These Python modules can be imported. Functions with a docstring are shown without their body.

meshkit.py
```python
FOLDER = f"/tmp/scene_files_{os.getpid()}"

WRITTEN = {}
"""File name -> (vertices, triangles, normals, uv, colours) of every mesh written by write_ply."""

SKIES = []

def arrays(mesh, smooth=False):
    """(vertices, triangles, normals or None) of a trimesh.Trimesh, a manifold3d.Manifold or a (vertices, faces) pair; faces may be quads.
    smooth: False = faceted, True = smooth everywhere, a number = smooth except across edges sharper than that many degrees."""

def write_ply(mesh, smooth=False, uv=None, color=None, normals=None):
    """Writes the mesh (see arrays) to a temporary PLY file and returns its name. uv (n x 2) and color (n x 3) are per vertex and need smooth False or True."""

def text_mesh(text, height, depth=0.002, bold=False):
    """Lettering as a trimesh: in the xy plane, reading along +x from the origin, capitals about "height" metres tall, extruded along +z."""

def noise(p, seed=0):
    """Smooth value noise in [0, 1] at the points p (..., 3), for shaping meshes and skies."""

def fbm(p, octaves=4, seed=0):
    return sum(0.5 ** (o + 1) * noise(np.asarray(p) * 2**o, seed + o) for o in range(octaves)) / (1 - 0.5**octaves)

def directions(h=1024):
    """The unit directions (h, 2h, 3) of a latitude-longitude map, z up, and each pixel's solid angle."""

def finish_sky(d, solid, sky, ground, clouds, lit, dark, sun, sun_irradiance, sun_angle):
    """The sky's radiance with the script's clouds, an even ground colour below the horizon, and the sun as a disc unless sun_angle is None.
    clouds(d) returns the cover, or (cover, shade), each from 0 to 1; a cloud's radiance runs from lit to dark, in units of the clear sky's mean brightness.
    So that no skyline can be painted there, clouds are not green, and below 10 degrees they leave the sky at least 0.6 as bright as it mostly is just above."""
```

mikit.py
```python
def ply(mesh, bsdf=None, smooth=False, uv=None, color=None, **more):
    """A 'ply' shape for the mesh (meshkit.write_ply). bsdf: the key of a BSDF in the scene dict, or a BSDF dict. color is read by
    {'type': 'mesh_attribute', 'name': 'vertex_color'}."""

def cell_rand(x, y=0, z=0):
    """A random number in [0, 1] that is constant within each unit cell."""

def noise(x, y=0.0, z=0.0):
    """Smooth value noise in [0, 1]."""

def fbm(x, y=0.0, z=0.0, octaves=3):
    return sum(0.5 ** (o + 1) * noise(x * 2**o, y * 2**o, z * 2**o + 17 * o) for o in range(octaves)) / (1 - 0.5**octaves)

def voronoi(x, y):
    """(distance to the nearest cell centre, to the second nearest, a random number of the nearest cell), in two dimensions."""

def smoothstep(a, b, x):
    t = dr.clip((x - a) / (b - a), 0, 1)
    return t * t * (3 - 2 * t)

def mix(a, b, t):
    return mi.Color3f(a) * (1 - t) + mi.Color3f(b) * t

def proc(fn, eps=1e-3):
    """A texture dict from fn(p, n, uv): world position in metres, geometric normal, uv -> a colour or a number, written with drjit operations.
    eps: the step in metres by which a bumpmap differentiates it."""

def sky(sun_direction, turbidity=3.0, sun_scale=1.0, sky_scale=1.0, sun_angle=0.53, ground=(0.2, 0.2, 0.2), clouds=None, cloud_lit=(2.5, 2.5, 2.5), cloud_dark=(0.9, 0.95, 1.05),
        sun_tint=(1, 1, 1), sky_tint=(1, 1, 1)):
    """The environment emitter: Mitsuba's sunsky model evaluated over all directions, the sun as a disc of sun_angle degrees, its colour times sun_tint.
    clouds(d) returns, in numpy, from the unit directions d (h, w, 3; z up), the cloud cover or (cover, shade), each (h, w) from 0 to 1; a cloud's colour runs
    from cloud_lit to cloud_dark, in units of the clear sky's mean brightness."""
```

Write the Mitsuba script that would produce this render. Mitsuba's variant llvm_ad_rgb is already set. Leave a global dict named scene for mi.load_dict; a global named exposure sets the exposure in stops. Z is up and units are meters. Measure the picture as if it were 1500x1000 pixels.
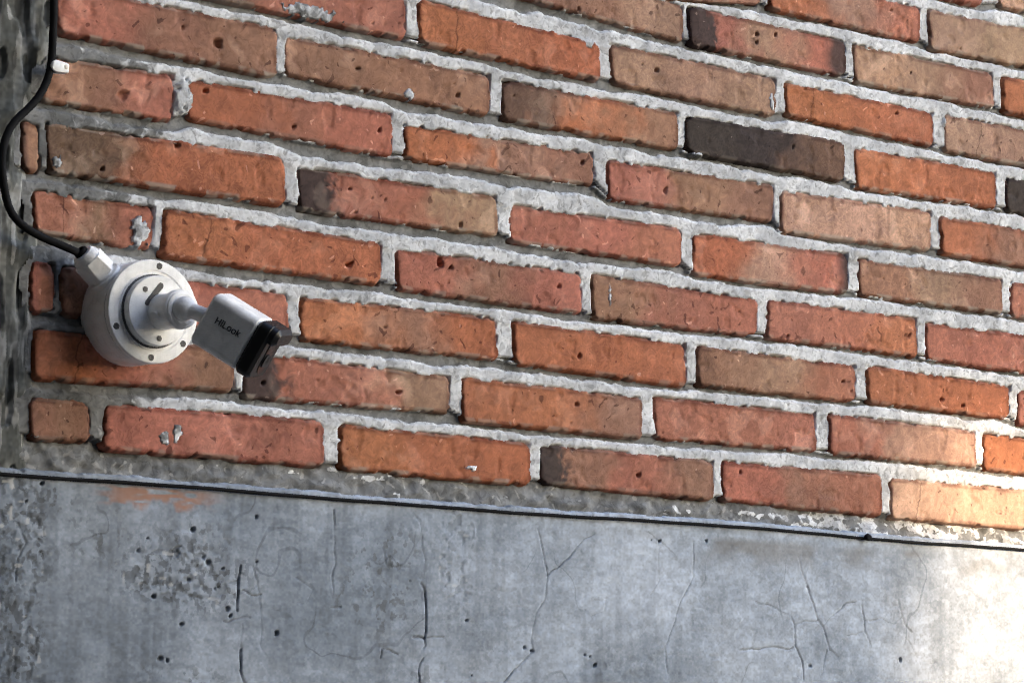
import math
import numpy as np
import drjit as dr
import trimesh
import manifold3d as m3
import mitsuba as mi
import mikit
import meshkit
from mikit import noise, fbm, smoothstep, mix, proc, voronoi

scene, labels = {}, {}
T = mi.ScalarTransform4f()
# ------------------------------------------------------------------ camera, daylight, exposure
CAM, TGT, UP = [-1.36819, -2.28345, -0.20579], [-0.73783, -1.51662, -0.0849], [-0.09379, -0.07936, 0.99242]
scene['camera'] = {'type': 'perspective', 'fov': 2 * math.degrees(math.atan(750 / 4000)), 'fov_axis': 'x', 'near_clip': 0.05, 'far_clip': 1000,
                   'to_world': T.look_at(origin=CAM, target=TGT, up=UP)}
SUN = (0.5, -0.75, 0.25)
scene['sky_light'] = mikit.sky(SUN, turbidity=4, sun_scale=0.23, sky_scale=1.0, sun_angle=1.1, sun_tint=(1, 1.09, 1.42), sky_tint=(.96, .975, 1.15))
exposure = 4.95

# ------------------------------------------------------------------ materials
def two(b): return {'type': 'twosided', 'bsdf': b}
def principled(tex, rough=.85, spec=.3, **k): return two({'type': 'principled', 'base_color': tex, 'roughness': rough, 'specular': spec, **k})
def rgb(r, g, b): return {'type': 'rgb', 'value': [r, g, b]}

TONES = dict(O=(.390, .143, .074), R=(.375, .148, .100), N=(.290, .152, .102), D=(.050, .037, .033), P=(.49, .29, .205), T=(.340, .205, .142), K=(.150, .086, .060))
BRICK_TABLE = []          # one row of tone numbers per brick: three stops, burnt ends, two random numbers

def warp(x, z, a, k, seed):       # turned and stirred, so that no grain lines up with the courses
    u, v = x * .83 + z * .56, z * .83 - x * .56
    return u + (fbm(x * k, z * k, seed, 2) - .5) * a, v + (fbm(x * k, z * k, seed + 7.3, 2) - .5) * a

def brick_colour(p, n, uv):
    i = mi.UInt32(dr.clip(dr.floor(uv.x * .5), 0, NB - 1))
    s = uv.x - 2 * mi.Float(i)
    t = uv.y
    g = lambda k: dr.gather(mi.Float, TAB[k], i)
    sd = g(11)
    x0, z = p.x, p.z
    x, zz = warp(p.x, p.z, .012, 90, 3.0)
    wob = (fbm(x * 38 + sd * 50, zz * 38, sd * 9, 2) - .5) * .42
    w1 = smoothstep(.18, .50, s + wob)
    w2 = smoothstep(.50, .86, s + wob)
    col = mix(mix(mi.Color3f(g(0), g(1), g(2)), mi.Color3f(g(3), g(4), g(5)), w1), mi.Color3f(g(6), g(7), g(8)), w2)
    # burnt ends
    bl = 1 - smoothstep(g(9) - .035, g(9) + .055, s + wob * .22 + (fbm(x * 170, zz * 170, 6.0, 2) - .5) * .10)
    br = smoothstep(1 - g(10) - .05, 1 - g(10) + .03, s + wob * .16)
    col = mix(col, mi.Color3f(.042, .034, .033), dr.maximum(bl * dr.select(g(9) > 0, .93, 0), br * dr.select(g(10) > 0, .9, 0)))
    # clay: broad clouds, sandy mottle, darker and paler flecks
    cl = fbm(x * 24, zz * 24, sd * 31, 3)
    col = col * (.72 + .56 * cl)
    m = fbm(x * 200, zz * 200, sd * 7, 2)
    col = col * (.78 + .44 * m)
    f = noise(x * 620, zz * 620, sd * 5)
    col = col * (.76 + .48 * f)
    skin = smoothstep(.54, .66, fbm(x * 62 + 7, zz * 62, sd * 21, 3))
    col = mix(col, col * mi.Color3f(.70, .68, .70), skin * .45)
    pale = smoothstep(.56, .72, fbm(x * 40 + 3, zz * 40, sd * 17 + 3, 3)) * g(12)
    col = mix(col, col * 1.18 + mi.Color3f(.075, .062, .050), pale)
    # a crease across some bricks, small pits full of dirt, pale chips of grit
    cr = smoothstep(.006, .001, dr.abs(s - (.15 + .7 * g(13)) - .03 * (t - .5) + (fbm(z * 90, sd * 90, 1.0, 3) - .5) * .05)) * dr.select(g(13) < .16, .45, 0.)
    col = col * (1 - cr)
    pit = smoothstep(.86, .91, noise(x * 165 + 11, zz * 165, sd * 77))
    col = mix(col, col * mi.Color3f(.34, .30, .30), pit * .8)
    near = dr.maximum(smoothstep(.80, 1., t), smoothstep(.22, 0., t))
    chip = smoothstep(.925, .95, noise(x * 150 + 50, zz * 150, sd * 40 + 8) + .05 * near)
    col = mix(col, col * 1.2 + mi.Color3f(.17, .13, .11), chip * .85)
    # sooty, harder fired arrises, broken here and there
    rim = smoothstep(.30, .55, fbm(x0 * 60, z * 60, 14.0 + sd, 3)) * dr.maximum(smoothstep(.88, .985, t), dr.maximum(smoothstep(.09, .015, t) * .8, dr.maximum(smoothstep(.020, .0, s), smoothstep(.980, 1.0, s))))
    col = mix(col, col * mi.Color3f(.50, .42, .40), rim)
    # thin lime film that clings along ragged edges
    rag = smoothstep(.46, .64, fbm(x * 75, zz * 75, 4.0, 2))
    e = dr.minimum(t, 1 - t)
    film = rag * smoothstep(.10, .03, t) * .6 + rag * smoothstep(.05, .0, 1 - t) * .3
    return mix(col, mi.Color3f(.36, .31, .26), film * (.25 + .75 * g(12)))

def mortar_colour(p, n, uv):
    x, z = warp(p.x, p.z, .010, 110, 5.0)
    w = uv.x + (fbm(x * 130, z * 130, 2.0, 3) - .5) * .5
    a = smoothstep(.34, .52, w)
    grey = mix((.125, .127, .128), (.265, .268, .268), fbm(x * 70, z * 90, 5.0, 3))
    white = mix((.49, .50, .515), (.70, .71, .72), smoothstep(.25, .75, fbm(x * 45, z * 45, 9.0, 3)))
    col = mix(grey, white, a)  # dirty grey recess and pale lip, with their shade and light in the colour
    col = col * (.84 + .32 * noise(x * 520, z * 520, 1.0))
    sp = smoothstep(.60, .70, fbm(x * 190, z * 190, 13.0, 3))
    col = mix(col, mi.Color3f(.20, .20, .20), sp * .35)
    sp2 = smoothstep(.66, .74, fbm(x * 230, z * 230, 43.0, 2))
    col = mix(col, mi.Color3f(.06, .058, .055), sp2 * .35)
    soot = smoothstep(.50, .66, fbm(x * 48, z * 60, 33.0, 4))
    col = col * (1 - soot * mix((.34, .34, .35), (.13, .13, .13), a))
    wh = smoothstep(.80, .88, noise(x * 140, z * 170, 23.0))
    return mix(col, mi.Color3f(.60, .58, .55), wh * .3 * uv.y)

def pier_colour(p, n, uv):
    x, z = p.x, p.z
    st = fbm(x * 120, z * 22, 3.0, 3)
    col = mix((.125, .130, .122), (.27, .275, .26), smoothstep(.38, .66, st))
    col = mix(col, mi.Color3f(.40, .40, .385), smoothstep(.62, .70, fbm(x * 150, z * 34, 8.0, 2)) * .8)
    col = mix(col, mi.Color3f(.085, .085, .080), smoothstep(.62, .74, fbm(x * 110 + 9, z * 30, 18.0, 2)) * .8)
    col = mix(col, mi.Color3f(.46, .45, .43), smoothstep(.45, .75, uv.x + (fbm(x * 120, z * 120, 2.0, 2) - .5) * .6) * .85)
    return col * (.6 + .34 * noise(x * 300, z * 300, 6.0))

def concrete_colour(p, n, uv):
    x, z = p.x, p.z
    col = mix((.248, .288, .345), (.420, .470, .545), smoothstep(.25, .75, fbm(x * 7, z * 9, 1.0, 4)))
    col = col * (.80 + .40 * fbm(x * 42, z * 20, 4.0, 3))                       # soft vertical runs
    col = col * (.88 + .24 * fbm(x * 38, z * 190, 6.0, 3))                      # trowel lines
    m = fbm(x * 105, z * 140, 8.0, 3)
    col = mix(col, col * .76, smoothstep(.50, .72, m) * .55)
    col = mix(col, col * 1.22, smoothstep(.58, .70, fbm(x * 85 + 5, z * 120, 11.0, 3)) * .6)
    rough = smoothstep(.46, .66, fbm(x * 9, z * 11, 21.0, 2)) * (1 - .75 * smoothstep(.4, .8, x))
    col = mix(col, mi.Color3f(.125, .13, .135), smoothstep(.58, .70, fbm(x * 150, z * 135, 15.0, 3)) * rough * .55)
    col = col * (.88 + .24 * noise(x * 380, z * 420, 2.0))
    fl = smoothstep(.54, .61, fbm(x * 190, z * 170, 51.0, 3)) * dr.maximum(dr.exp(-dr.square((x - .10) / .085) - dr.square((z + .115) / .040)), smoothstep(-.05, -.10, x + (fbm(x * 30, z * 30, 9.0, 2) - .5) * .08) * .8)
    col = mix(col, mi.Color3f(.085, .088, .092), smoothstep(.1, .8, fl) * (.25 + .6 * fbm(x * 60, z * 60, 57.0, 2)))
    # dirty cloud at the left also paints in the light falloff; then drips, hairline crazing
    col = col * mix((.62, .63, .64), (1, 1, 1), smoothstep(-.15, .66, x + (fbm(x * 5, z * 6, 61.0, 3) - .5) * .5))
    col = col * (1 - (.19 - .11 * smoothstep(.3, 1., x)) * smoothstep(.50, .74, fbm(x * 75, z * 5, 71.0, 3)))
    hair = smoothstep(.010, .003, dr.abs(fbm(x * 9, z * 7, 81.0, 4) - .5)) * smoothstep(.48, .60, fbm(x * 11, z * 11, 91.0, 2))
    col = col * (1 - .26 * hair)
    # grime under the top edge, uneven
    band = smoothstep(-.085, -.055, z) * smoothstep(-.040, -.050, z) * smoothstep(.35, .65, fbm(x * 14, z * 30, 31.0, 3)) * smoothstep(.5, .8, x)
    col = mix(col, mi.Color3f(.17, .155, .135), band * .6)
    # smear of brick dust left under the top edge
    sx = smoothstep(-.02, .03, x) * smoothstep(.15, .09, x)
    dust = sx * smoothstep(-.054, -.044, z + (fbm(x * 70, z * 50, 3.0, 3) - .5) * .02) * smoothstep(-.030, -.036, z)
    col = mix(col, mi.Color3f(.36, .17, .095), dust * smoothstep(.30, .55, fbm(x * 50, z * 190, 41.0, 2)) * .8)
    col = mix(col, mi.Color3f(.030, .031, .033), dr.clip(uv.x, 0, 1))
    return mix(col, mi.Color3f(.55, .55, .54), dr.clip(uv.y, 0, 1) * .8)

def render_colour(p, n, uv):
    a = fbm(p.x * 3, p.y * 3, p.z * 3, 3)
    b = fbm(p.x * 40, p.y * 40, p.z * 40, 2)
    return mix((.26, .26, .25), (.42, .41, .38), a) * (.85 + .3 * b)

def blocker_colour(p, n, uv):
    return render_colour(p, n, uv) * .12  # near black, so the added blockers bounce little light

def paving_colour(p, n, uv):
    return mix((.09, .09, .09), (.16, .155, .15), fbm(p.x * 2, p.y * 2, 1.0, 3)) * (.8 + .4 * fbm(p.x * 30, p.y * 30, 2.0, 2))

def casing_colour(p, n, uv):
    d = fbm(p.x * 90, p.y * 90, p.z * 70, 3)
    f = noise(p.x * 900, p.y * 900, p.z * 900)
    st = smoothstep(.50, .72, fbm(p.x * 190, p.y * 190, p.z * 16, 3))
    gr = smoothstep(.60, .72, fbm(p.x * 240, p.y * 240, p.z * 240, 2))
    return (1 - .10 * st) * (1 - .06 * gr) * mix((.76, .755, .74), (.87, .865, .85), smoothstep(.3, .65, d)) * (.95 + .1 * f)

def rubber_colour(p, n, uv):
    return mi.Color3f(.008, .008, .009) * (.6 + 1.1 * fbm(p.x * 60, p.y * 60, p.z * 60, 3))

scene['mat_brick'] = principled(proc(brick_colour), .88, .22)
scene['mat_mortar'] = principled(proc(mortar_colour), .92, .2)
scene['mat_pier'] = principled(proc(pier_colour), .9, .2)
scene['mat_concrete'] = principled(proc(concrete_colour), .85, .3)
scene['mat_render'] = principled(proc(render_colour), .9, .2)
scene['mat_blocker'] = principled(proc(blocker_colour), .9, .2)
scene['mat_paving'] = principled(proc(paving_colour), .9, .2)
scene['mat_casing'] = principled(proc(casing_colour), .42, .5)
scene['mat_black'] = principled(rgb(.008, .008, .009), .42, .3)
scene['mat_window'] = principled(rgb(.012, .012, .014), .2, .2)
scene['mat_cable'] = principled(proc(rubber_colour), .8, .12)
scene['mat_screw'] = principled(rgb(.02, .02, .022), .5, .5)
scene['mat_ink'] = principled(rgb(.045, .045, .05), .6, .3)
scene['mat_shade_ring'] = principled(rgb(.11, .11, .115), .7, .2)
scene['mat_clip'] = principled(rgb(.80, .80, .78), .5, .4)
scene['mat_steel'] = principled(rgb(.28, .27, .26), .4, .5, metallic=.8)

def add(key, mesh, mat, smooth=False, **k):
    base, i = key, 0
    while key in scene:
        i += 1
        key = f'{base}_{i:03d}'
    scene[key] = mikit.ply(mesh, mat, smooth=smooth, **k)
    return key
def tag(key, label=None, cat=None, group=None, kind=None):
    labels[key] = {k: v for k, v in dict(label=label, category=cat, group=group, kind=kind).items() if v}
def box(x0, x1, y0, y1, z0, z1):
    b = trimesh.creation.box((x1 - x0, y1 - y0, z1 - z0))
    b.apply_translation(((x0 + x1) / 2, (y0 + y1) / 2, (z0 + z1) / 2))
    return b

# ------------------------------------------------------------------ the wall, in millimetres on its face: x along it, z up
# row, four corners (top left, top right, bottom right, bottom left), three tones, burnt left and right ends in %
BRICKS = [[0,[-80,43,-20,43,-16,9,-77,7],"NNN",0,0],
 [0,[3,44,258,46,261,3,3,3],"RRR",0,0],
 [0,[283,45,536,43,538,1,285,2],"OOO",0,0],
 [0,[553,43,812,42,813,0,556,4],"NRN",14,0],
 [0,[831,43,1095,44,1097,-3,833,1],"RNR",0,0],
 [0,[1115,41,1392,42,1391,-6,1119,-4],"PPP",0,0],
 [1,[-79,108,146,110,148,71,-77,65],"ORN",0,0],
 [1,[162,110,422,106,423,71,164,66],"RRT",16,0],
 [1,[442,107,701,106,701,63,446,64],"OON",0,0],
 [1,[722,109,980,111,983,68,726,65],"RRR",0,0],
 [1,[1007,112,1268,110,1271,68,1009,67],"RTP",0,0],
 [1,[1289,109,1560,105,1559,64,1290,66],"OOO",0,0],
 [2,[-85,174,-64,173,-61,129,-84,128],"RRR",0,0],
 [2,[-52,172,209,174,213,132,-50,128],"NRR",0,0],
 [2,[229,172,483,176,490,134,231,131],"ONO",0,0],
 [2,[511,175,766,174,769,128,516,132],"OOO",0,0],
 [2,[788,173,1049,174,1050,133,790,131],"NTR",0,0],
 [2,[1073,176,1337,173,1334,134,1075,134],"OOO",0,0],
 [2,[1355,169,1618,168,1618,129,1355,128],"RRR",0,0],
 [3,[-87,242,46,242,46,203,-81,205],"RNR",0,0],
 [3,[62,242,326,240,328,199,60,198],"OOO",0,0],
 [3,[350,237,604,238,608,196,353,197],"RNR",0,0],
 [3,[625,239,882,238,883,197,629,193],"NRR",0,0],
 [3,[901,240,1158,243,1161,198,902,197],"RRO",0,0],
 [3,[1180,240,1436,242,1440,195,1182,197],"RRR",0,0],
 [4,[-102,308,-85,308,-83,263,-98,262],"KNN",0,0],
 [4,[-75,309,198,313,203,267,-69,265],"KOO",0,0],
 [4,[221,307,482,309,485,269,225,265],"RRT",17,0],
 [4,[505,303,757,307,759,267,506,265],"RRR",0,0],
 [4,[777,304,1033,309,1037,264,781,259],"OPR",0,4],
 [4,[1057,306,1320,309,1322,268,1059,265],"NTN",0,0],
 [4,[1341,308,1620,313,1619,270,1342,267],"RRR",0,0],
 [5,[-71,374,63,378,63,334,-81,333],"NNR",0,0],
 [5,[82,377,335,379,339,336,85,340],"ORR",0,0],
 [5,[356,371,622,377,624,343,359,337],"OTN",0,0],
 [5,[645,372,906,378,907,336,647,331],"RNN",0,0],
 [5,[922,373,1185,381,1185,334,923,326],"PPP",0,0],
 [5,[1204,376,1462,381,1461,335,1207,333],"ONO",0,0],
 [6,[-69,445,185,447,189,398,-67,402],"RNN",0,0],
 [6,[200,441,468,442,469,400,201,403],"NNN",0,0],
 [6,[490,440,749,442,751,402,491,399],"KON",0,0],
 [6,[765,440,1026,447,1026,402,766,401],"DDK",0,0],
 [6,[1049,443,1308,448,1310,404,1053,397],"OOO",0,0],
 [6,[1333,443,1621,454,1621,409,1333,403],"DDD",0,0],
 [7,[84,509,349,508,351,466,85,467],"KRR",0,0],
 [7,[370,509,624,503,627,464,374,465],"OOO",0,0],
 [7,[646,506,907,507,908,464,650,465],"TTT",0,0],
 [7,[927,506,1188,507,1188,468,931,469],"OOO",0,0],
 [7,[1212,509,1476,514,1476,468,1215,465],"TTT",0,0],
 [8,[487,576,754,571,755,530,488,541],"NNT",0,0],
 [8,[766,570,1028,573,1029,532,769,529],"RTR",15,9],
 [8,[1045,572,1300,576,1306,534,1049,528],"TTN",0,0],
 [8,[1323,575,1578,584,1578,538,1326,532],"OON",0,0],
 [9,[638,603,880,606,880,596,638,564],"NNN",0,0],
 [9,[898,634,1162,639,1163,598,899,594],"OTR",0,0],
 [9,[1181,639,1435,648,1434,601,1186,592],"TTT",0,0],
 [10,[1030,670,1284,690,1280,664,1030,656],"RRR",0,0],
 [10,[1314,704,1579,719,1579,677,1318,671],"PPP",0,0]]
LINE = np.array([[-153, -30], [-110, -30], [139, -30], [356, -32], [610, -32], [854, -30], [1030, -33], [1183, -34], [1364, -34], [1646, -36]], float)            # the thin cable along the head of the concrete
EDGE = np.array([[-72, 460], [-71, 419], [-71, 385], [-81, 360], [-88, 329], [-102, 310], [-103, 259], [-90, 239], [-87, 177], [-87, 131], [-83, 105], [-83, 62], [-86, 43], [-87, 7], [-91, -26]], float)            # where the smeared pier ends and the bricks begin
CRACKS = [[1.6,5,[[388,-112],[394,-121],[396,-142],[397,-163],[395,-169]]],
 [2.2,5,[[381,-170],[395,-169]]],
 [1.2,3,[[395,-169],[420,-167]]],
 [1.4,4,[[395,-169],[396,-178],[393,-181]]],
 [1.5,5,[[395,-190],[391,-196],[389,-207],[392,-219]]],
 [0.8,1.5,[[375,-38],[386,-53],[389,-74],[395,-90],[392,-104],[388,-112]]],
 [2.0,6,[[161,-104],[159,-127],[159,-149]]],
 [2.2,3,[[143,-160],[148,-161],[155,-158],[175,-155]]],
 [1.0,2,[[165,-163],[166,-187]]],
 [1.8,5,[[166,-187],[165,-208],[170,-220],[172,-227]]],
 [1.0,2,[[97,-134],[115,-139],[140,-134],[155,-132]]],
 [1.1,3,[[165,-129],[174,-133],[187,-132]]],
 [0.8,2,[[175,-105],[182,-120],[188,-147],[190,-168],[188,-182],[196,-191]]],
 [1.1,3,[[273,-41],[275,-71],[278,-95],[274,-109],[276,-133]]],
 [1.2,3,[[273,-141],[287,-141]]],
 [1.0,2.5,[[547,-47],[554,-70],[562,-98],[561,-124],[548,-139],[542,-168],[545,-182]]],
 [1.5,4,[[545,-182],[532,-191],[520,-200],[506,-215]]],
 [1.2,3,[[562,-98],[590,-80],[611,-57],[630,-49]]],
 [2.0,2,[[950,-62],[957,-80],[966,-94]]],
 [1.5,3,[[966,-94],[985,-134],[993,-140],[1005,-169],[1018,-176]]],
 [1.1,2,[[1000,-169],[992,-196]]],
 [1.5,3,[[946,-140],[966,-135],[985,-134]]],
 [1.2,2.5,[[993,-140],[1011,-128],[1031,-113],[1047,-111]]],
 [0.9,2,[[880,-116],[909,-121],[938,-131]]],
 [1.5,3.5,[[938,-131],[945,-142],[947,-164],[958,-180],[961,-204]]],
 [1.3,3,[[947,-164],[938,-170],[909,-168],[856,-172]]],
 [1.3,3,[[1059,-113],[1064,-133],[1064,-145],[1077,-163]]],
 [1.1,2.5,[[1064,-133],[1094,-128],[1106,-132],[1115,-134],[1130,-125]]],
 [1.3,3,[[1124,-105],[1130,-125],[1135,-134],[1149,-143]]],
 [0.9,2,[[1035,-151],[1048,-151],[1061,-145]]],
 [1.2,3,[[-91,-74],[-87,-82],[-81,-94],[-90,-107],[-91,-129]]],
 [1.2,3,[[338,-79],[343,-95],[354,-97],[374,-97]]],
 [1.2,3,[[339,-193],[340,-181],[361,-186]]],
 [0.8,2,[[780,-52],[781,-93],[763,-117],[738,-171],[743,-200]]],
 [1.3,2,[[222,-137],[238,-139]]],
 [1.0,2,[[201,-145],[212,-148]]],
 [0.8,1.6,[[726,-68],[728,-97],[714,-115]]],
 [0.8,1.6,[[229,-113],[251,-124],[243,-138]]],
 [0.8,1.6,[[1140,-152],[1165,-182],[1199,-180]]],
 [0.8,1.2,[[630,-123],[649,-120],[645,-134],[627,-140]]]]
PITS = [[103, -71, 2.7, 4], [61, -138, 2.0, 4], [101, -121, 2.0, 3], [140, -108, 1.7, 3], [85, -93, 5.4, 2], [42, -94, 2.7, 3], [94, -164, 2.7, 3], [208, -170, 2.4, 4], [79, -200, 2.7, 4], [72, -197, 3.4, 3], [52, -82, 2.0, 3], [117, -97, 2.7, 3], [122, -102, 2.7, 3], [180, -99, 2.7, 3], [619, -182, 2.0, 4], [626, -184, 1.7, 4], [634, -195, 2.7, 4], [543, -180, 2.7, 4], [532, -177, 2.7, 3], [715, -52, 2.0, 4], [727, -53, 2.0, 4], [972, -188, 2.7, 2], [1128, -178, 2.7, 3], [374, -111, 2.0, 3], [451, -150, 2.0, 3], [460, -208, 2.0, 4], [178, -55, 2.0, 3], [-84, -53, 2.0, 4], [-67, -36, 2.0, 4], [800, -49, 2.0, 3], [136, -127, 4.1, 2], [151, -155, 2.7, 4], [148, -147, 3.4, 3]]
HOLES = [[116, 420, 4.8, 5], [73, 430, 2.0, 3], [716, 488, 3.4, 6], [287, 214, 4.1, 6], [407, 229, 4.8, 5], [416, 240, 2.7, 5], [421, 226, 2.7, 4], [103, 370, 2.7, 4], [70, 309, 2.7, 4], [285, 294, 2.0, 5], [290, 422, 2.7, 4], [425, 415, 2.0, 4], [212, 349, 2.7, 4], [321, 361, 2.0, 3], [332, 289, 2.0, 4], [183, 93, 2.0, 4], [185, 82, 2.0, 5], [357, 86, 2.7, 5], [606, 147, 2.7, 5], [733, 350, 4.1, 3], [738, 365, 2.0, 3], [576, 222, 2.7, 4], [1147, 221, 2.7, 5], [933, 200, 2.0, 4], [1028, 155, 2.7, 5], [1121, 498, 2.0, 4], [1147, 554, 2.0, 4], [875, 558, 2.7, 5], [907, 562, 2.0, 4], [876, 548, 2.0, 5], [596, 540, 2.0, 4], [1110, 628, 2.0, 3], [939, 430, 2.0, 4], [434, 273, 3.4, 3], [607, 366, 2.7, 5], [604, 94, 2.7, 4], [698, 21, 2.7, 4], [859, 33, 2.0, 4], [7, 350, 6.1, 3], [-13, 274, 2.7, 5], [336, 153, 2.0, 3], [1208, 147, 2.7, 4], [1246, 142, 2.7, 4]]
BLOBS = [[69, 18, 7.6, 8.2], [83, 24, 6.6, 10.2], [-63, 274, 6.6, 6.1], [228, 472, 35.9, 8.8], [360, 406, 7.6, 6.1], [781, 399, 8.5, 3.4], [32, 219, 10.4, 15.0], [456, 12, 9.4, 4.1], [650, 216, 2.8, 13.6], [1060, 316, 13.2, 5.4], [1211, 501, 2.8, 6.8], [609, 502, 18.9, 5.4], [902, 479, 4.7, 12.2], [78, 361, 10.4, 16.3], [-70, 8, 9.4, 4.1]]
rng = np.random.default_rng(7)
NROW = 16
X1, ZTOP = 2300.0, 1050.0
ROWS = [[] for _ in range(NROW)]
for r, q, tone, b0, b1 in BRICKS:
    ROWS[r].append(dict(q=np.array(q, float).reshape(4, 2), tone=tone, b0=b0, b1=b1, fine=True))
pitch = 66.4
for r in range(NROW):               # the wall goes on outside the picture with the same bond
    row = sorted(ROWS[r], key=lambda b: b['q'][0, 0])
    z0 = np.mean([b['q'][[2, 3], 1].mean() for b in row]) if row else z_last + pitch
    z_last = z0
    def plain(x):
        h, j = 42 + rng.uniform(-2, 2), rng.uniform(-1.5, 1.5, 4)
        tone = rng.choice(['OOO', 'RRR', 'NNN', 'RNO', 'NTN', 'ORR', 'PPR'])
        return dict(q=np.array([[x + j[0], z0 + h + j[1]], [x + 257 + j[2], z0 + h - j[1]], [x + 257 - j[3], z0 + j[3]], [x - j[0], z0 - j[3]]]), tone=tone, b0=0, b1=0, fine=False)
    x = (row[-1]['q'][[1, 2], 0].mean() + 23) if row else -75 - 257 * .5 * (r % 2) + 130
    if not row:
        x = -70 + (0 if r % 2 else 140)
    while x < X1:
        row.append(plain(x)); x += 280
    x = row[0]['q'][[0, 3], 0].mean() - 23
    while x > -40:                  # fill the gap down to the pier
        b = plain(x - 257)
        dz = row[0]['q'][[0, 3], 1].mean() - b['q'][[1, 2], 1].mean()
        b['q'][:, 1] += dz - (b['q'][:, 0] < x - 100) * dz * .3
        b['q'][[0, 3], 0] = np.maximum(b['q'][[0, 3], 0], -72)
        if b['q'][1, 0] - b['q'][0, 0] > 40:
            row.insert(0, b)
        x -= 280
    ROWS[r] = row
beam_top = lambda x: np.interp(x, LINE[:, 0], LINE[:, 1]) + 7.0
edge_x = lambda z: np.interp(z, EDGE[::-1, 1], EDGE[::-1, 0])

def P3(x, y, z, s): return np.stack([x * s, y * s, z * s], -1)
def fb(x, z, s, o=3, seed=0, sz=None): return meshkit.fbm(np.stack([x / s, z / (sz or s), np.full_like(x, seed * 3.7)], -1), o, seed) - .5
def ns(x, z, s, seed=0, sz=None): return meshkit.noise(np.stack([x / s, z / (sz or s), np.full_like(x, seed * 3.7)], -1), seed)
def sstep(a, b, x):
    t = np.clip((x - a) / (b - a), 0, 1)
    return t * t * (3 - 2 * t)
def quad_inside(q, x, z):           # distance inside the quad's four sides, and inside its corners rounded by rad
    d = []
    for i in range(4):
        a, b = q[i], q[(i + 1) % 4]
        e = (b - a) / np.linalg.norm(b - a)
        d.append((x - a[0]) * e[1] - (z - a[1]) * e[0])
    d = np.stack(d)
    return d
def rounded(d, rad):
    # d: top, right, bottom, left distances; a rounded minimum of the neighbouring sides
    v, h = np.minimum(d[0], d[2]), np.minimum(d[1], d[3])
    cx, cy = np.maximum(rad - h, 0), np.maximum(rad - v, 0)
    return np.where((cx > 0) & (cy > 0), rad - np.hypot(cx, cy), np.minimum(v, h))
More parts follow.
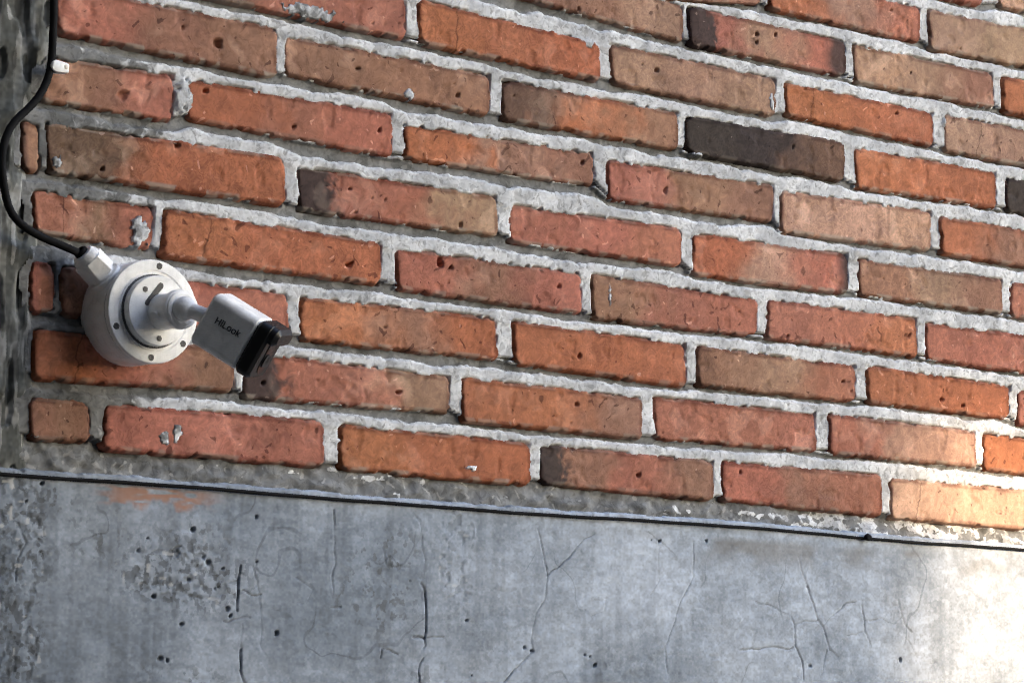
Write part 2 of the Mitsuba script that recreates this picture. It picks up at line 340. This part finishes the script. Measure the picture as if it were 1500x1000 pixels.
def ramp(lo, f0, f1, hi, fine, coarse):
    a = np.arange(f1, hi + coarse, coarse)[1:] if hi > f1 else []
    b = np.arange(f0, lo - coarse, -coarse)[1:][::-1] if lo < f0 else []
    return np.concatenate([b, np.linspace(f0, f1, int(round((f1 - f0) / fine)) + 1), a])
def sheet(X, Z, H, keep, U, V):     # grid of heights (mm, outwards from the wall face) -> mesh facing -y, uv
    ni, nj = X.shape
    idx = np.arange(ni * nj).reshape(ni, nj)
    a, b, c, d = idx[:-1, :-1], idx[:-1, 1:], idx[1:, :-1], idx[1:, 1:]
    k = keep[:-1, :-1] | keep[:-1, 1:] | keep[1:, :-1] | keep[1:, 1:]
    f = np.vstack([np.stack([a[k], b[k], d[k]], 1), np.stack([a[k], d[k], c[k]], 1)])
    v = np.stack([X.ravel(), -H.ravel(), Z.ravel()], 1) / 1000
    used = np.unique(f)
    new = np.zeros(len(v), int); new[used] = np.arange(len(used))
    uv = np.stack([U.ravel(), V.ravel()], 1)[used]
    return (v[used], new[f]), uv

# --- bricks
NBR = [b for row in ROWS for b in row]
NB = len(NBR)
tab = np.zeros((14, NB))
for i, b in enumerate(NBR):
    for k in range(3):
        tab[3 * k:3 * k + 3, i] = np.array(TONES[b['tone'][k]]) * rng.uniform(.92, 1.08) * (1 + rng.uniform(-.04, .04, 3))
    tab[9, i], tab[10, i] = b['b0'] / 100, b['b1'] / 100
    tab[11:14, i] = rng.uniform(0, 1), rng.uniform(0, 1) * (b['tone'][:2] != 'DD'), rng.uniform(0, 1)
TAB = [mi.Float(row.astype(np.float32)) for row in tab]
tag('brick_wall', 'red and brown brick wall with thick uneven pale mortar joints above the grey concrete', 'wall')
for i, b in enumerate(NBR):
    q = b['q']
    L, Hh = np.linalg.norm(q[1] - q[0]), np.linalg.norm(q[0] - q[3])
    g = 1.9 if b['fine'] and q[0, 0] < 1420 and q[2, 1] < 720 else 9.0
    pad = 4.0 if g < 3 else 1.0
    ns_, nt_ = max(6, int((L + 2 * pad) / g)), max(4, int((Hh + 2 * pad) / g))
    s, t = np.meshgrid(np.linspace(-pad / L, 1 + pad / L, ns_), np.linspace(-pad / Hh, 1 + pad / Hh, nt_))
    X = (q[3, 0] * (1 - s) + q[2, 0] * s) * (1 - t) + (q[0, 0] * (1 - s) + q[1, 0] * s) * t
    Z = (q[3, 1] * (1 - s) + q[2, 1] * s) * (1 - t) + (q[0, 1] * (1 - s) + q[1, 1] * s) * t
    d = quad_inside(q, X, Z)
    sd = rounded(d, rng.uniform(5, 9)) + fb(X, Z, 26, 3, 1) * 4.5 + fb(X, Z, 7, 2, 2) * 3.6 + fb(X, Z, 3.6, 2, 70) * 1.8 - 2.2 * sstep(.70, .82, ns(X, Z, 13, 71, 8)) + 2.3
    face = rng.uniform(-1.2, 1.2) + rng.uniform(-1.0, 1.0) * (s - .5) * 2
    e = np.clip(sd / 2.4, 0, 1)
    H = face - 2.0 * (1 - np.sqrt(np.maximum(1 - (1 - e) ** 2, 0)))
    H = H + fb(X, Z, 60, 2, 3) * 2.2 + fb(X, Z, 11, 3, 4) * 1.1 + fb(X, Z, 4, 2, 9) * .5
    if g < 3:
        H -= 2.6 * sstep(.86, .93, ns(X, Z, 7, 5, 6)) + 1.2 * sstep(.62, .70, fb(X, Z, 17, 3, 6) + .5)
        for hx, hz, hr, hd in HOLES:
            if q[:, 0].min() - 5 < hx < q[:, 0].max() + 5 and q[:, 1].min() - 5 < hz < q[:, 1].max() + 5:
                rr = np.hypot(X - hx, (Z - hz) * 1.15) + (ns(X, Z, 3.5, 7) - .5) * hr * 1.3
                H -= (hd + 1.5) * sstep(hr * 1.05, hr * .55, rr)
    H = np.where(sd < 0, face - 2.0 + np.maximum(sd * 4.0, -22), H)
    # sides run back into the wall
    n0, n1 = X.shape
    (v, f), uv = sheet(X, Z, H, np.ones_like(X, bool), s.clip(0, 1) + 2.0 * i, t.clip(0, 1))
    ring = np.concatenate([np.arange(n1), np.arange(1, n0) * n1 + n1 - 1, (n0 - 1) * n1 + np.arange(n1 - 2, -1, -1), np.arange(n0 - 2, 0, -1) * n1])
    back = v[ring].copy(); back[:, 1] = .045
    m = len(ring); k = np.arange(m); k2 = (k + 1) % m
    f = np.vstack([f, np.stack([ring[k], len(v) + k, ring[k2]], 1), np.stack([ring[k2], len(v) + k, len(v) + k2], 1)])
    key = add('brick_wall__brick', (np.vstack([v, back]), f), 'mat_brick', True, uv=np.vstack([uv, uv[ring]]))
    if b['tone'][:2] == 'DD':
        labels[key] = {'label': 'nearly black burnt brick'}

# --- mortar, pier and concrete share one height field each
xs = ramp(-700, -150, 1385, X1 + 60, 2.0, 10.0)
zs = ramp(-45, -45, 712, ZTOP + 30, 2.0, 10.0)
X, Z = np.meshgrid(xs, zs)
inside = np.full(X.shape, -60.0)
for b in NBR:
    q = b['q']
    i0, i1 = np.searchsorted(zs, [q[:, 1].min() - 25, q[:, 1].max() + 25])
    j0, j1 = np.searchsorted(xs, [q[:, 0].min() - 25, q[:, 0].max() + 25])
    if i1 > i0 and j1 > j0:
        inside[i0:i1, j0:j1] = np.maximum(inside[i0:i1, j0:j1], quad_inside(q, X[i0:i1, j0:j1], Z[i0:i1, j0:j1]).min(0))
tops, bots = [], []
for row in ROWS:
    row = sorted(row, key=lambda b: b['q'][0, 0])
    tops.append(np.interp(xs, np.concatenate([b['q'][[0, 1], 0] for b in row]), np.concatenate([b['q'][[0, 1], 1] for b in row])))
    bots.append(np.interp(xs, np.concatenate([b['q'][[3, 2], 0] for b in row]), np.concatenate([b['q'][[3, 2], 1] for b in row])))
wob = fb(X, Z, 45, 3, 11)
bed = np.full(X.shape, -1.0); wide = np.zeros(X.shape)
for k in range(NROW):
    lo = beam_top(xs) if k == 0 else tops[k - 1]
    hi = bots[k]
    t = (Z - lo) / np.maximum(hi - lo, 4)
    m = (t >= -.12) & (t <= 1.12)
    bed = np.where(m, t, bed)
    if k == 0:
        wide = np.where(m, 1.0, wide)
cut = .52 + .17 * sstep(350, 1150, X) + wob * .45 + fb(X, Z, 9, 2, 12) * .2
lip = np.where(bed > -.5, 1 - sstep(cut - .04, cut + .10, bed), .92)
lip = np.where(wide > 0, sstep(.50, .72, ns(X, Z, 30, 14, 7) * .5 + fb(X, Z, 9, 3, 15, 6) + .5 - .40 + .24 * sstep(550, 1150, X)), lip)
lump = fb(X, Z, 13, 3, 16)
H = np.where(bed > -.5, -6.8 + 6.2 * lip, -1.6 + 0 * X)
H = np.where(wide > 0, -7 + 6 * sstep(0, .9, 1 - bed) + fb(X, Z, 22, 3, 31, 9) * 13, H)
H = H + lump * (1.1 + 5.0 * wide) + fb(X, Z, 5, 2, 17) * .7 + fb(X, Z, 2.6, 1, 36) * .3
crev = sstep(.46, .58, ns(X, Z, 26, 18, 26) * .55 + ns(X, Z, 6, 19) * .45) * sstep(-3.4, -.8, inside)
H -= 9 * crev
over = sstep(.60, .70, ns(X, Z, 18, 20, 12) * .65 + ns(X, Z, 5, 21) * .35) * lip
fin = sstep(.86, .93, bed) * sstep(1.10, 1.0, bed) * sstep(.50, .58, ns(X, Z, 34, 33, 30) * .6 + ns(X, Z, 9, 34) * .4) * (wide == 0)
H = np.where(bed > -.5, H + fin * 5.2, H)
H = np.where(inside > 0, H - inside * (3.0 - 2.0 * over), H)
white = np.clip(np.maximum(lip, fin * .62), 0, 1) * (1 - .25 * wide)  # lit lip and shaded recess of each bed joint, carried into the colour
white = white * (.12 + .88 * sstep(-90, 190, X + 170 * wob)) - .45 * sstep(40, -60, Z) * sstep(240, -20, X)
for bx_, bz_, rx, rz in BLOBS:
    i0, i1 = np.searchsorted(zs, [bz_ - 2 * rz, bz_ + 2 * rz]); j0, j1 = np.searchsorted(xs, [bx_ - 2 * rx, bx_ + 2 * rx])
    if i1 <= i0 or j1 <= j0: continue
    x, z = X[i0:i1, j0:j1], Z[i0:i1, j0:j1]
    r = np.hypot((x - bx_) / rx, (z - bz_) / rz) + fb(x, z, 6, 3, 22) * 1.7
    hb = np.where(r < 1, 1.1 * np.sqrt(np.maximum(1 - r * r, 0)) + .3 + fb(x, z, 4, 2, 60) * 1.2, -20)
    on = hb > H[i0:i1, j0:j1]
    H[i0:i1, j0:j1] = np.maximum(H[i0:i1, j0:j1], hb)
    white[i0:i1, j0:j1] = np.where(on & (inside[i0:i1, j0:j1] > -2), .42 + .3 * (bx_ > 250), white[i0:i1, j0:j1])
ex = edge_x(Z) + fb(X, Z, 20, 3, 23) * 22
wall_keep = (inside < 8) | (H > -6)
for_wall = wall_keep & (X > ex - 6) & (Z > beam_top(X) - 4)
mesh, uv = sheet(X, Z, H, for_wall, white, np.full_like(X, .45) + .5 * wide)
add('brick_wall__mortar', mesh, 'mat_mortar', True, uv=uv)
add('brick_wall__upper_render', box(-1.80, 7.0, -.004, .25, 1.085, 3.4), 'mat_render')
add('brick_wall__end_render', box(2.365, 7.0, -.004, .25, -1.85, 1.082), 'mat_render')
add('brick_wall__core', box(-.70, 2.36, .03, .22, -.04, 1.08), 'mat_render')

# pier of rough cement that the bricks run into
Hp = fb(X, Z, 7, 3, 24, 26) * 4.5 + fb(X, Z, 30, 3, 25) * 5 + fb(X, Z, 4, 2, 26) * 1.6 - .5
bedp = np.exp(-((bed - .35) / .35) ** 2) * (bed > -.5)
Hp += bedp * 2.5 - 4.5 * sstep(.60, .70, ns(X, Z, 8, 27, 30))
up = np.clip(bedp * .62 * sstep(-.15, .35, wob + .25) - .15, 0, 1) * sstep(-150, -85, X)
mesh, uv = sheet(X, Z, Hp - 5 * sstep(-10, 8, X - ex) - 1, (X < ex + 4) & (Z > beam_top(X) - 4), up, np.zeros_like(X))
add('cement_pier__face', mesh, 'mat_pier', True, uv=uv)
add('cement_pier__core', box(-.70, -.12, .026, .215, -.035, 1.075), 'mat_render')
tag('cement_pier', 'dark rough cement smeared pier at the left end of the bricks behind the hanging cable', 'pier')

# concrete below
xs = ramp(-760, -135, 1372, X1 + 60, 1.25, 14.0)
zs = ramp(-1850, -228, -12, -12, 1.25, 40.0)
X, Z = np.meshgrid(xs, zs)
top = beam_top(X) + fb(X, Z * 0, 40, 3, 41) * 4 + fb(X, Z * 0, 9, 3, 42) * 3.2
dirt, chip = np.zeros(X.shape), np.zeros(X.shape)
H = 4.5 + fb(X, Z, 90, 3, 43) * 3.0 + fb(X, Z, 16, 3, 44) * 1.3 + fb(X, Z, 5, 2, 45) * .7
zone = np.maximum(sstep(.02, .16, fb(X, Z, 110, 2, 46)) * sstep(700, 350, X) * .6, np.maximum(np.exp(-((X - 95) / 75) ** 2 - ((Z + 115) / 32) ** 2), sstep(-55, -95, X + fb(X, Z, 30, 2, 62) * 60)))
pitn = sstep(.60, .68, ns(X + fb(X, Z, 6, 2, 63) * 8, Z + fb(X, Z, 6, 2, 64) * 8, 6, 47, 6)) * sstep(.25, .6, zone)
H -= .8 * pitn; dirt = np.maximum(dirt, pitn * .3)
sc = sstep(.60, .68, fb(X, Z, 20, 4, 48, 9) + .5)
H -= .35 * sc
for w, depth, pts in CRACKS:
    pts = np.array(pts, float)
    i0, i1 = np.searchsorted(zs, [pts[:, 1].min() - 8, pts[:, 1].max() + 8]); j0, j1 = np.searchsorted(xs, [pts[:, 0].min() - 8, pts[:, 0].max() + 8])
    if i1 <= i0 or j1 <= j0: continue
    x, z = X[i0:i1, j0:j1], Z[i0:i1, j0:j1]
    xw, zw = x + fb(x, z, 12, 4, 49) * 5, z + fb(x, z, 12, 4, 50) * 5
    dd = np.full(x.shape, 99.0)
    for a, b in zip(pts[:-1], pts[1:]):
        ab = b - a
        k = np.clip(((xw - a[0]) * ab[0] + (zw - a[1]) * ab[1]) / max(ab @ ab, 1e-6), 0, 1)
        dd = np.minimum(dd, np.hypot(xw - a[0] - k * ab[0], zw - a[1] - k * ab[1]))
    wv = w * (.05 + .7 * ns(x, z, 12, 51))
    c = sstep(wv + .75, wv * .3, dd) * (.55 + .45 * sstep(.3, .6, ns(x, z, 22, 61)))
    H[i0:i1, j0:j1] -= depth * .45 * c
    dirt[i0:i1, j0:j1] = np.maximum(dirt[i0:i1, j0:j1], c * min(.9, .05 + depth * .14))
for px, pz, r, depth in PITS:
    i0, i1 = np.searchsorted(zs, [pz - 3 * r, pz + 3 * r]); j0, j1 = np.searchsorted(xs, [px - 3 * r, px + 3 * r])
    if i1 <= i0 or j1 <= j0: continue
    x, z = X[i0:i1, j0:j1], Z[i0:i1, j0:j1]
    c = sstep(r * 1.15, r * .6, np.hypot(x - px, z - pz) + fb(x, z, 4, 2, 52) * r * 2.6 + r * .2)
    H[i0:i1, j0:j1] -= depth * c
    dirt[i0:i1, j0:j1] = np.maximum(dirt[i0:i1, j0:j1], c * min(.75, .10 + depth * .14))
chip = sstep(.86, .90, ns(X, Z, 9, 53, 6)) * zone * .8
below = top - Z
H = np.where(below > 0, H - 3.5 * (1 - np.sqrt(np.clip(1 - (1 - np.clip(below / 4, 0, 1)) ** 2, 0, 1))), H - 4 + below * 6)
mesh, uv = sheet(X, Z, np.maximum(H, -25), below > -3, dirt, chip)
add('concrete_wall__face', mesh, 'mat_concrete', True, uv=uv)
add('concrete_wall__core', box(-.755, 2.355, .028, .24, -1.85, -.045), 'mat_render')
tag('concrete_wall', 'weathered grey concrete band with fine cracks below the bricks', 'wall')

# ------------------------------------------------------------------ cables
def tube(pts, r, sides=14, sub=6):
    from scipy.interpolate import CubicSpline
    pts = np.array(pts, float)
    u = np.concatenate([[0], np.cumsum(np.linalg.norm(np.diff(pts, axis=0), axis=1))])
    p = CubicSpline(u, pts)(np.linspace(0, u[-1], (len(pts) - 1) * sub + 1))
    t = np.gradient(p, axis=0); t /= np.linalg.norm(t, axis=1, keepdims=True)
    ref = np.array([0, 1., 0.])
    n = np.cross(t, ref); n /= np.linalg.norm(n, axis=1, keepdims=True)
    bb = np.cross(t, n)
    a = np.linspace(0, 2 * np.pi, sides, endpoint=False)
    v = (p[:, None] + r * (np.cos(a)[None, :, None] * n[:, None] + np.sin(a)[None, :, None] * bb[:, None])).reshape(-1, 3)
    i, j = np.meshgrid(np.arange(len(p) - 1), np.arange(sides), indexing='ij')
    q = np.stack([i * sides + j, i * sides + (j + 1) % sides, (i + 1) * sides + (j + 1) % sides, (i + 1) * sides + j], -1).reshape(-1, 4)
    f = np.vstack([q[:, [0, 1, 2]], q[:, [0, 2, 3]]])
    k = np.arange(1, sides - 1)
    caps = np.vstack([np.stack([0 * k, k + 1, k], 1), (len(p) - 1) * sides + np.stack([0 * k, k, k + 1], 1)])
    return trimesh.Trimesh(v, np.vstack([f, caps]), process=False)
CABLE = [[-93, 1720], [-90, 1300], [-95, 900]] + [[-94, 602], [-86, 468], [-82, 415], [-82, 388], [-83, 363], [-90, 340], [-106, 318], [-123, 300], [-131, 284], [-134, 265], [-130, 239], [-119, 214], [-99, 200], [-75, 192], [-51, 185]]
pts = [[x / 1000, -.014 - .006 * math.exp(-((i - 12) / 3.0) ** 2) - .010 * max(0, (i - 14) / 3), z / 1000] for i, (x, z) in enumerate(CABLE)]
add('hanging_cable', tube(pts, .0038, 16, 10), 'mat_cable', True)
tag('hanging_cable', 'thick black cable hanging down the pier and curving into the white junction box', 'cable')
lp = []
for x in np.arange(-700, 2340, 45.0):
    z = np.interp(x, LINE[:, 0], LINE[:, 1]) + .35 * math.sin(x * .021) + .2 * math.sin(x * .057 + 1)
    lp.append([x / 1000, -.0068 - .0008 * math.sin(x * .011), z / 1000])
add('thin_cable__wire', tube(lp, .0018, 10, 3), 'mat_cable', True)
knot = trimesh.creation.icosphere(subdivisions=3, radius=.0042)
knot.apply_transform(np.diag([1.35, 1, 1, 1])); knot.vertices += (meshkit.noise(knot.vertices * 400) - .5)[:, None] * .0016
knot.apply_translation([1.064, -.0095, np.interp(1064, LINE[:, 0], LINE[:, 1]) / 1000 + .001])
add('thin_cable__knot', knot, 'mat_cable', True)
tag('thin_cable', 'thin black cable stretched straight along the top of the concrete band', 'cable')

# ------------------------------------------------------------------ solids for the camera and its box
def revolve(prof, n=96):            # profile of (radius, height) along +z
    return trimesh.creation.revolve(np.array(prof, float), sections=n)
def outward(mesh, at, tilt=None):   # z of the mesh becomes the wall's outward direction (-y), x stays, y becomes z
    m = mesh.copy()
    M = np.eye(4); M[:3, :3] = np.array([[1, 0, 0], [0, 0, -1], [0, 1, 0]])
    m.apply_transform(M)
    if tilt is not None: m.apply_transform(tilt)
    m.apply_translation(at)
    return m
def frame(xa, ya, za, o):
    M = np.eye(4); M[:3, 0], M[:3, 1], M[:3, 2], M[:3, 3] = xa, ya, za, o
    return M
def rounded_box(sx, sy, sz, r, n=24):
    pts = [m3.Manifold.sphere(r, n).translate((x, y, z)) for x in (-sx / 2 + r, sx / 2 - r) for y in (-sy / 2 + r, sy / 2 - r) for z in (-sz / 2 + r, sz / 2 - r)]
    return m3.Manifold.batch_hull(pts)
def tm(man):
    m = man.to_mesh()
    return trimesh.Trimesh(m.vert_properties[:, :3], m.tri_verts, process=False)

BX, BZ = .0210, .1333
tilt = trimesh.transformations.rotation_matrix(math.radians(5), [0, 0, 1])
W = lambda mesh: outward(mesh, (BX, 0, BZ), None)
body = revolve([(0, -.004), (.0492, -.004), (.0500, -.003), (.0500, .0375), (.0494, .0392), (.0482, .0400), (.0482, .0412), (.0300, .0412), (0, .0412)])
add('junction_box__body', W(body), 'mat_casing', 35)
lid = revolve([(0, .0413), (.0490, .0413), (.0503, .0420), (.0506, .0432), (.0506, .0470), (.0500, .0484), (.0488, .0490), (.0402, .0490), (.0400, .0478), (.0378, .0478), (.0376, .0490), (0, .0490)])
add('junction_box__lid', W(lid), 'mat_casing', 35)
tag('junction_box', 'round pale grey junction box mounted on the bricks and holding the camera', 'junction box')
shade_ring = revolve([(.0470, .0398), (.0492, .0398), (.0495, .0402), (.0495, .0413), (.0470, .0413), (.0470, .0398)])
add('junction_box__shade_ring', W(shade_ring), 'mat_cable', 35)  # dark ring painting the shade in the groove behind the lid
for ang in (84, 204, 269, 321):     # lid screws, sunk in their holes
    s_ = revolve([(0, .0486), (.0032, .0486), (.0032, .0493), (.0025, .0495), (.0010, .0493), (0, .0492)], 20)
    s_.apply_translation([.0447 * math.cos(math.radians(ang)), .0447 * math.sin(math.radians(ang)), 0])
    add('junction_box__screw', W(s_), 'mat_screw', 30)
# cable gland on the box's side, up and to the left
ga = np.array([-.78, 0, .62]); ga /= np.linalg.norm(ga)
gx = np.array([0, -1., 0]); gy = np.cross(ga, gx)
G = frame(gx, gy, ga, np.array([BX, -.0215, BZ]) + ga * .0)
def gl(mesh):
    m = mesh.copy(); m.apply_transform(G); return m
add('junction_box__cable_gland', gl(revolve([(0, .044), (.0180, .044), (.0180, .0510), (.0172, .0524), (.0130, .0524), (.0130, .0560), (.0, .0560)], 48)), 'mat_casing', 35)
hexa = m3.Manifold.cylinder(.0195, .0166, .0166, 6).rotate((0, 0, 12)).translate((0, 0, .0556)) ^ m3.Manifold.cylinder(.0195, .0163, .0158, 64).translate((0, 0, .0556))
add('junction_box__cable_gland__nut', gl(tm(hexa)), 'mat_casing', 20)
add('junction_box__cable_gland__collar', gl(revolve([(0, .0748), (.0140, .0748), (.0134, .0790), (.0105, .0832), (.0060, .0838), (.0058, .0800), (0, .0800)], 40)), 'mat_casing', 35)
add('junction_box__cable_gland__seal', gl(revolve([(.0040, .079), (.0072, .0838), (.0066, .0868), (.0050, .0880), (.0040, .0876)], 32)), 'mat_cable', 35)

# the camera: base plate, stalk with ball joint, neck, casing and black front
base = revolve([(0, .0491), (.0352, .0491), (.0352, .0500), (.0340, .0500), (.0340, .0575), (.0334, .0584), (.0326, .0587), (0, .0587)])
add('security_camera__base', W(base), 'mat_casing', 35)
shade_ring = revolve([(.0342, .0485), (.0359, .0485), (.0359, .0500), (.0355, .0505), (.0342, .0505), (.0342, .0485)])
add('security_camera__base__shade_ring', W(shade_ring), 'mat_shade_ring', 35)  # dark ring standing in for the shaded side of the base
for bx_, bz_ in ((-.0163, .0189), (.0014, -.0269)):
    s_ = revolve([(0, .0580), (.0028, .0580), (.0028, .0591), (.0018, .0593), (0, .0590)], 20)
    s_.apply_translation([bx_, bz_, 0])
    add('security_camera__base__screw', W(s_), 'mat_screw', 30)
slot = tm(m3.Manifold.batch_hull([m3.Manifold.cylinder(.0009, .0030, .0030, 20).translate((.0008, .0240, .0584)), m3.Manifold.cylinder(.0009, .0026, .0026, 20).translate((-.0135, .0060, .0584))]))
add('security_camera__base__slot', W(slot), 'mat_screw', 30)  # shaded keyhole recess drawn as a dark plate
SX, SZ = .0050, -.0010
stalk = revolve([(0, .0575), (.0180, .0575), (.0178, .0592), (.0176, .0600), (.0174, .0640), (.0170, .0820), (.0158, .0828), (.0158, .0850), (.0, .0850)], 64)
stalk.apply_translation([SX, SZ, 0])
add('security_camera__stalk', W(stalk), 'mat_casing', 35)
cap = revolve([(0, .0848), (.0184, .0848), (.0192, .0858), (.0192, .0905), (.0182, .0918), (.0172, .0920), (.0168, .0936), (.0140, .0944), (.0112, .0930), (0, .0930)], 64)
cap.apply_translation([SX, SZ, 0])
add('security_camera__joint_ring', W(cap), 'mat_casing', 35)
kn = trimesh.creation.cylinder(.0036, .012, sections=20)
kd = np.array([-.86, -.42, -.28]); kd /= np.linalg.norm(kd)
kx = np.cross(kd, [0, 0, 1]); kx /= np.linalg.norm(kx)
kn.apply_transform(frame(kx, np.cross(kd, kx), kd, np.array([BX + SX, -.0650, BZ + SZ]) + kd * .019))
add('security_camera__locking_screw', kn, 'mat_casing', 35)
CA, CB, CN = (np.array(v) / np.linalg.norm(v) for v in ([0.5735, -0.6412, -0.5098], [0.2184, -0.4801, 0.8496], [-0.7895, -0.5986, -0.1353]))
REAR = np.array([0.0408, -0.118, 0.1238])
ball = trimesh.creation.icosphere(subdivisions=3, radius=.0118); ball.apply_translation([BX + SX, -.0960, BZ + SZ])
add('security_camera__ball', ball, 'mat_casing', True)
p0, p1 = np.array([BX + SX, -.0990, BZ + SZ]), REAR + CA * .006
nk = m3.Manifold.batch_hull([m3.Manifold.sphere(.0070, 28).translate(tuple(p0)), m3.Manifold.sphere(.0085, 28).translate(tuple(p1))])
add('security_camera__neck', tm(nk), 'mat_casing', 40)
LC, WB, WN = .051, .054, .047       # casing length, height, depth
M = frame(CA, CB, CN, REAR + CA * LC / 2)
def cam(mesh, dx=0, dy=0, dz=0):
    m = mesh.copy(); m.apply_translation([dx, dy, dz]); m.apply_transform(M); return m
def slab(x0, x1, sy, sz, r, bevel=.0015):    # rounded rectangle section, extruded along x with small bevels
    cs = m3.CrossSection.square((sz - 2 * r, sy - 2 * r), True).offset(r, m3.JoinType.Round, circular_segments=48)
    hull = m3.Manifold.batch_hull([m3.Manifold.extrude(cs, x1 - x0 - 2 * bevel).translate((0, 0, x0 + bevel)), m3.Manifold.extrude(cs.offset(-bevel, m3.JoinType.Round), x1 - x0).translate((0, 0, x0))])
    m = tm(hull); m.vertices = m.vertices[:, [2, 1, 0]]; m.faces = m.faces[:, ::-1]
    return m
add('security_camera__casing', cam(slab(-LC / 2, LC / 2, WB, WN, .0085, .0022)), 'mat_casing', 30)
add('security_camera__front_cap', cam(slab(LC / 2 + .0002, LC / 2 + .0165, WB + .002, WN + .002, .0090, .0030)), 'mat_black', 30)
add('security_camera__front_cap__hood', cam(slab(LC / 2 + .010, LC / 2 + .0240, .018, WN, .0085, .0040), 0, WB / 2 - .0082), 'mat_black', 30)
win = m3.Manifold.batch_hull([m3.Manifold.cylinder(.0012, .0090, .0090, 32).translate((0, y, 0)) for y in (-.0095, .0095)])
wm = tm(win); wm.vertices = wm.vertices[:, [2, 1, 0]]; wm.faces = wm.faces[:, ::-1]
add('security_camera__front_cap__window', cam(wm, LC / 2 + .0160, -.003, 0), 'mat_window', 30)
lens = revolve([(0, 0), (.0070, 0), (.0070, .0012), (.0055, .0012), (.0040, .0004), (0, .0014)], 40); lens.vertices = lens.vertices[:, [2, 1, 0]]; lens.faces = lens.faces[:, ::-1]
add('security_camera__front_cap__lens', cam(lens, LC / 2 + .0173, -.008, 0), 'mat_black', 30)
txt = meshkit.text_mesh('HiLook', .0062, .00035, True)
tv = txt.vertices.copy(); tv -= [(tv[:, 0].min() + tv[:, 0].max()) / 2, .0039, 0]
txt.vertices = tv
add('security_camera__lettering', cam(txt, .002, .006, WN / 2 + .0001), 'mat_ink')
tag('security_camera', 'small pale grey bullet camera with black front pointing right and down from the junction box', 'security camera')

# white cable clip with its nail
cx, cz = -.0795, .3630
cl = m3.Manifold.batch_hull([m3.Manifold.cylinder(.0125, .0056, .0056, 24).translate((0, 0, 0)), rounded_box(.013, .010, .011, .002, 12).translate((.0085, 0, .0055))])
cl = cl - m3.Manifold.cylinder(.04, .0039, .0039, 24).rotate((90, 0, 0)).translate((0, .02, .0065))
add('cable_clip__saddle', outward(tm(cl), (cx, -.0075, cz)), 'mat_clip', 35)
nail = revolve([(0, -.01), (.0009, -.01), (.0009, .0113), (.0022, .0113), (.0022, .0121), (0, .0123)], 20); nail.apply_translation([.0105, .0005, 0])
add('cable_clip__nail', outward(nail, (cx, -.0075, cz)), 'mat_steel', 30)
tag('cable_clip', 'small white plastic nail clip holding the black cable near the top left', 'cable clip')

# ------------------------------------------------------------------ the place around: ground, unseen blocks added at the left and across to cut and shape the light
add('ground', (np.array([[-200, -200, -1.85], [200, -200, -1.85], [200, 200, -1.85], [-200, 200, -1.85]], float), np.array([[0, 1, 2], [0, 2, 3]])), 'mat_paving')
tag('ground', kind='structure')
add('side_blocker__wall', box(-2.05, -1.80, -6.9, .3, -1.85, 5.5), 'mat_blocker')  # added out of view to block light from the left
add('side_blocker__top_block', box(-1.80, .0, -1.3, .026, 1.75, 1.9), 'mat_blocker')  # added overhead to darken the upper left
add('side_blocker__left_block', box(-1.80, -.50, -.60, .02, -1.85, 1.747), 'mat_blocker')  # added just out of view to keep light off the left end
add('side_blocker__left_block', box(-1.80, -.88, -1.20, -.603, -1.85, 1.747), 'mat_blocker')
tag('side_blocker', 'unseen dark blocks added at the left end to cut the light', 'building')
add('opposite_blocker__wall', box(-9, 5.84, -7.2, -7, -1.85, 3.2), 'mat_blocker')  # added; its right end sets the left edge of the sun patch
add('opposite_blocker__sky_block', box(-1.797, .9, -6.995, -3.4, -1.85, 6.5), 'mat_blocker')  # added to block the sky at front left
add('opposite_blocker__sun_block', box(5.84, 9.5, -7.2, -7.0, 2.52, 3.2), 'mat_render')  # added; its underside sets the top edge of the sun patch
add('opposite_blocker__coping', box(-9.05, 9.55, -7.25, -6.95, 3.203, 3.28), 'mat_render')
tag('opposite_blocker', 'unseen blocks added across the passage and notched to shape the sun patch', 'building')
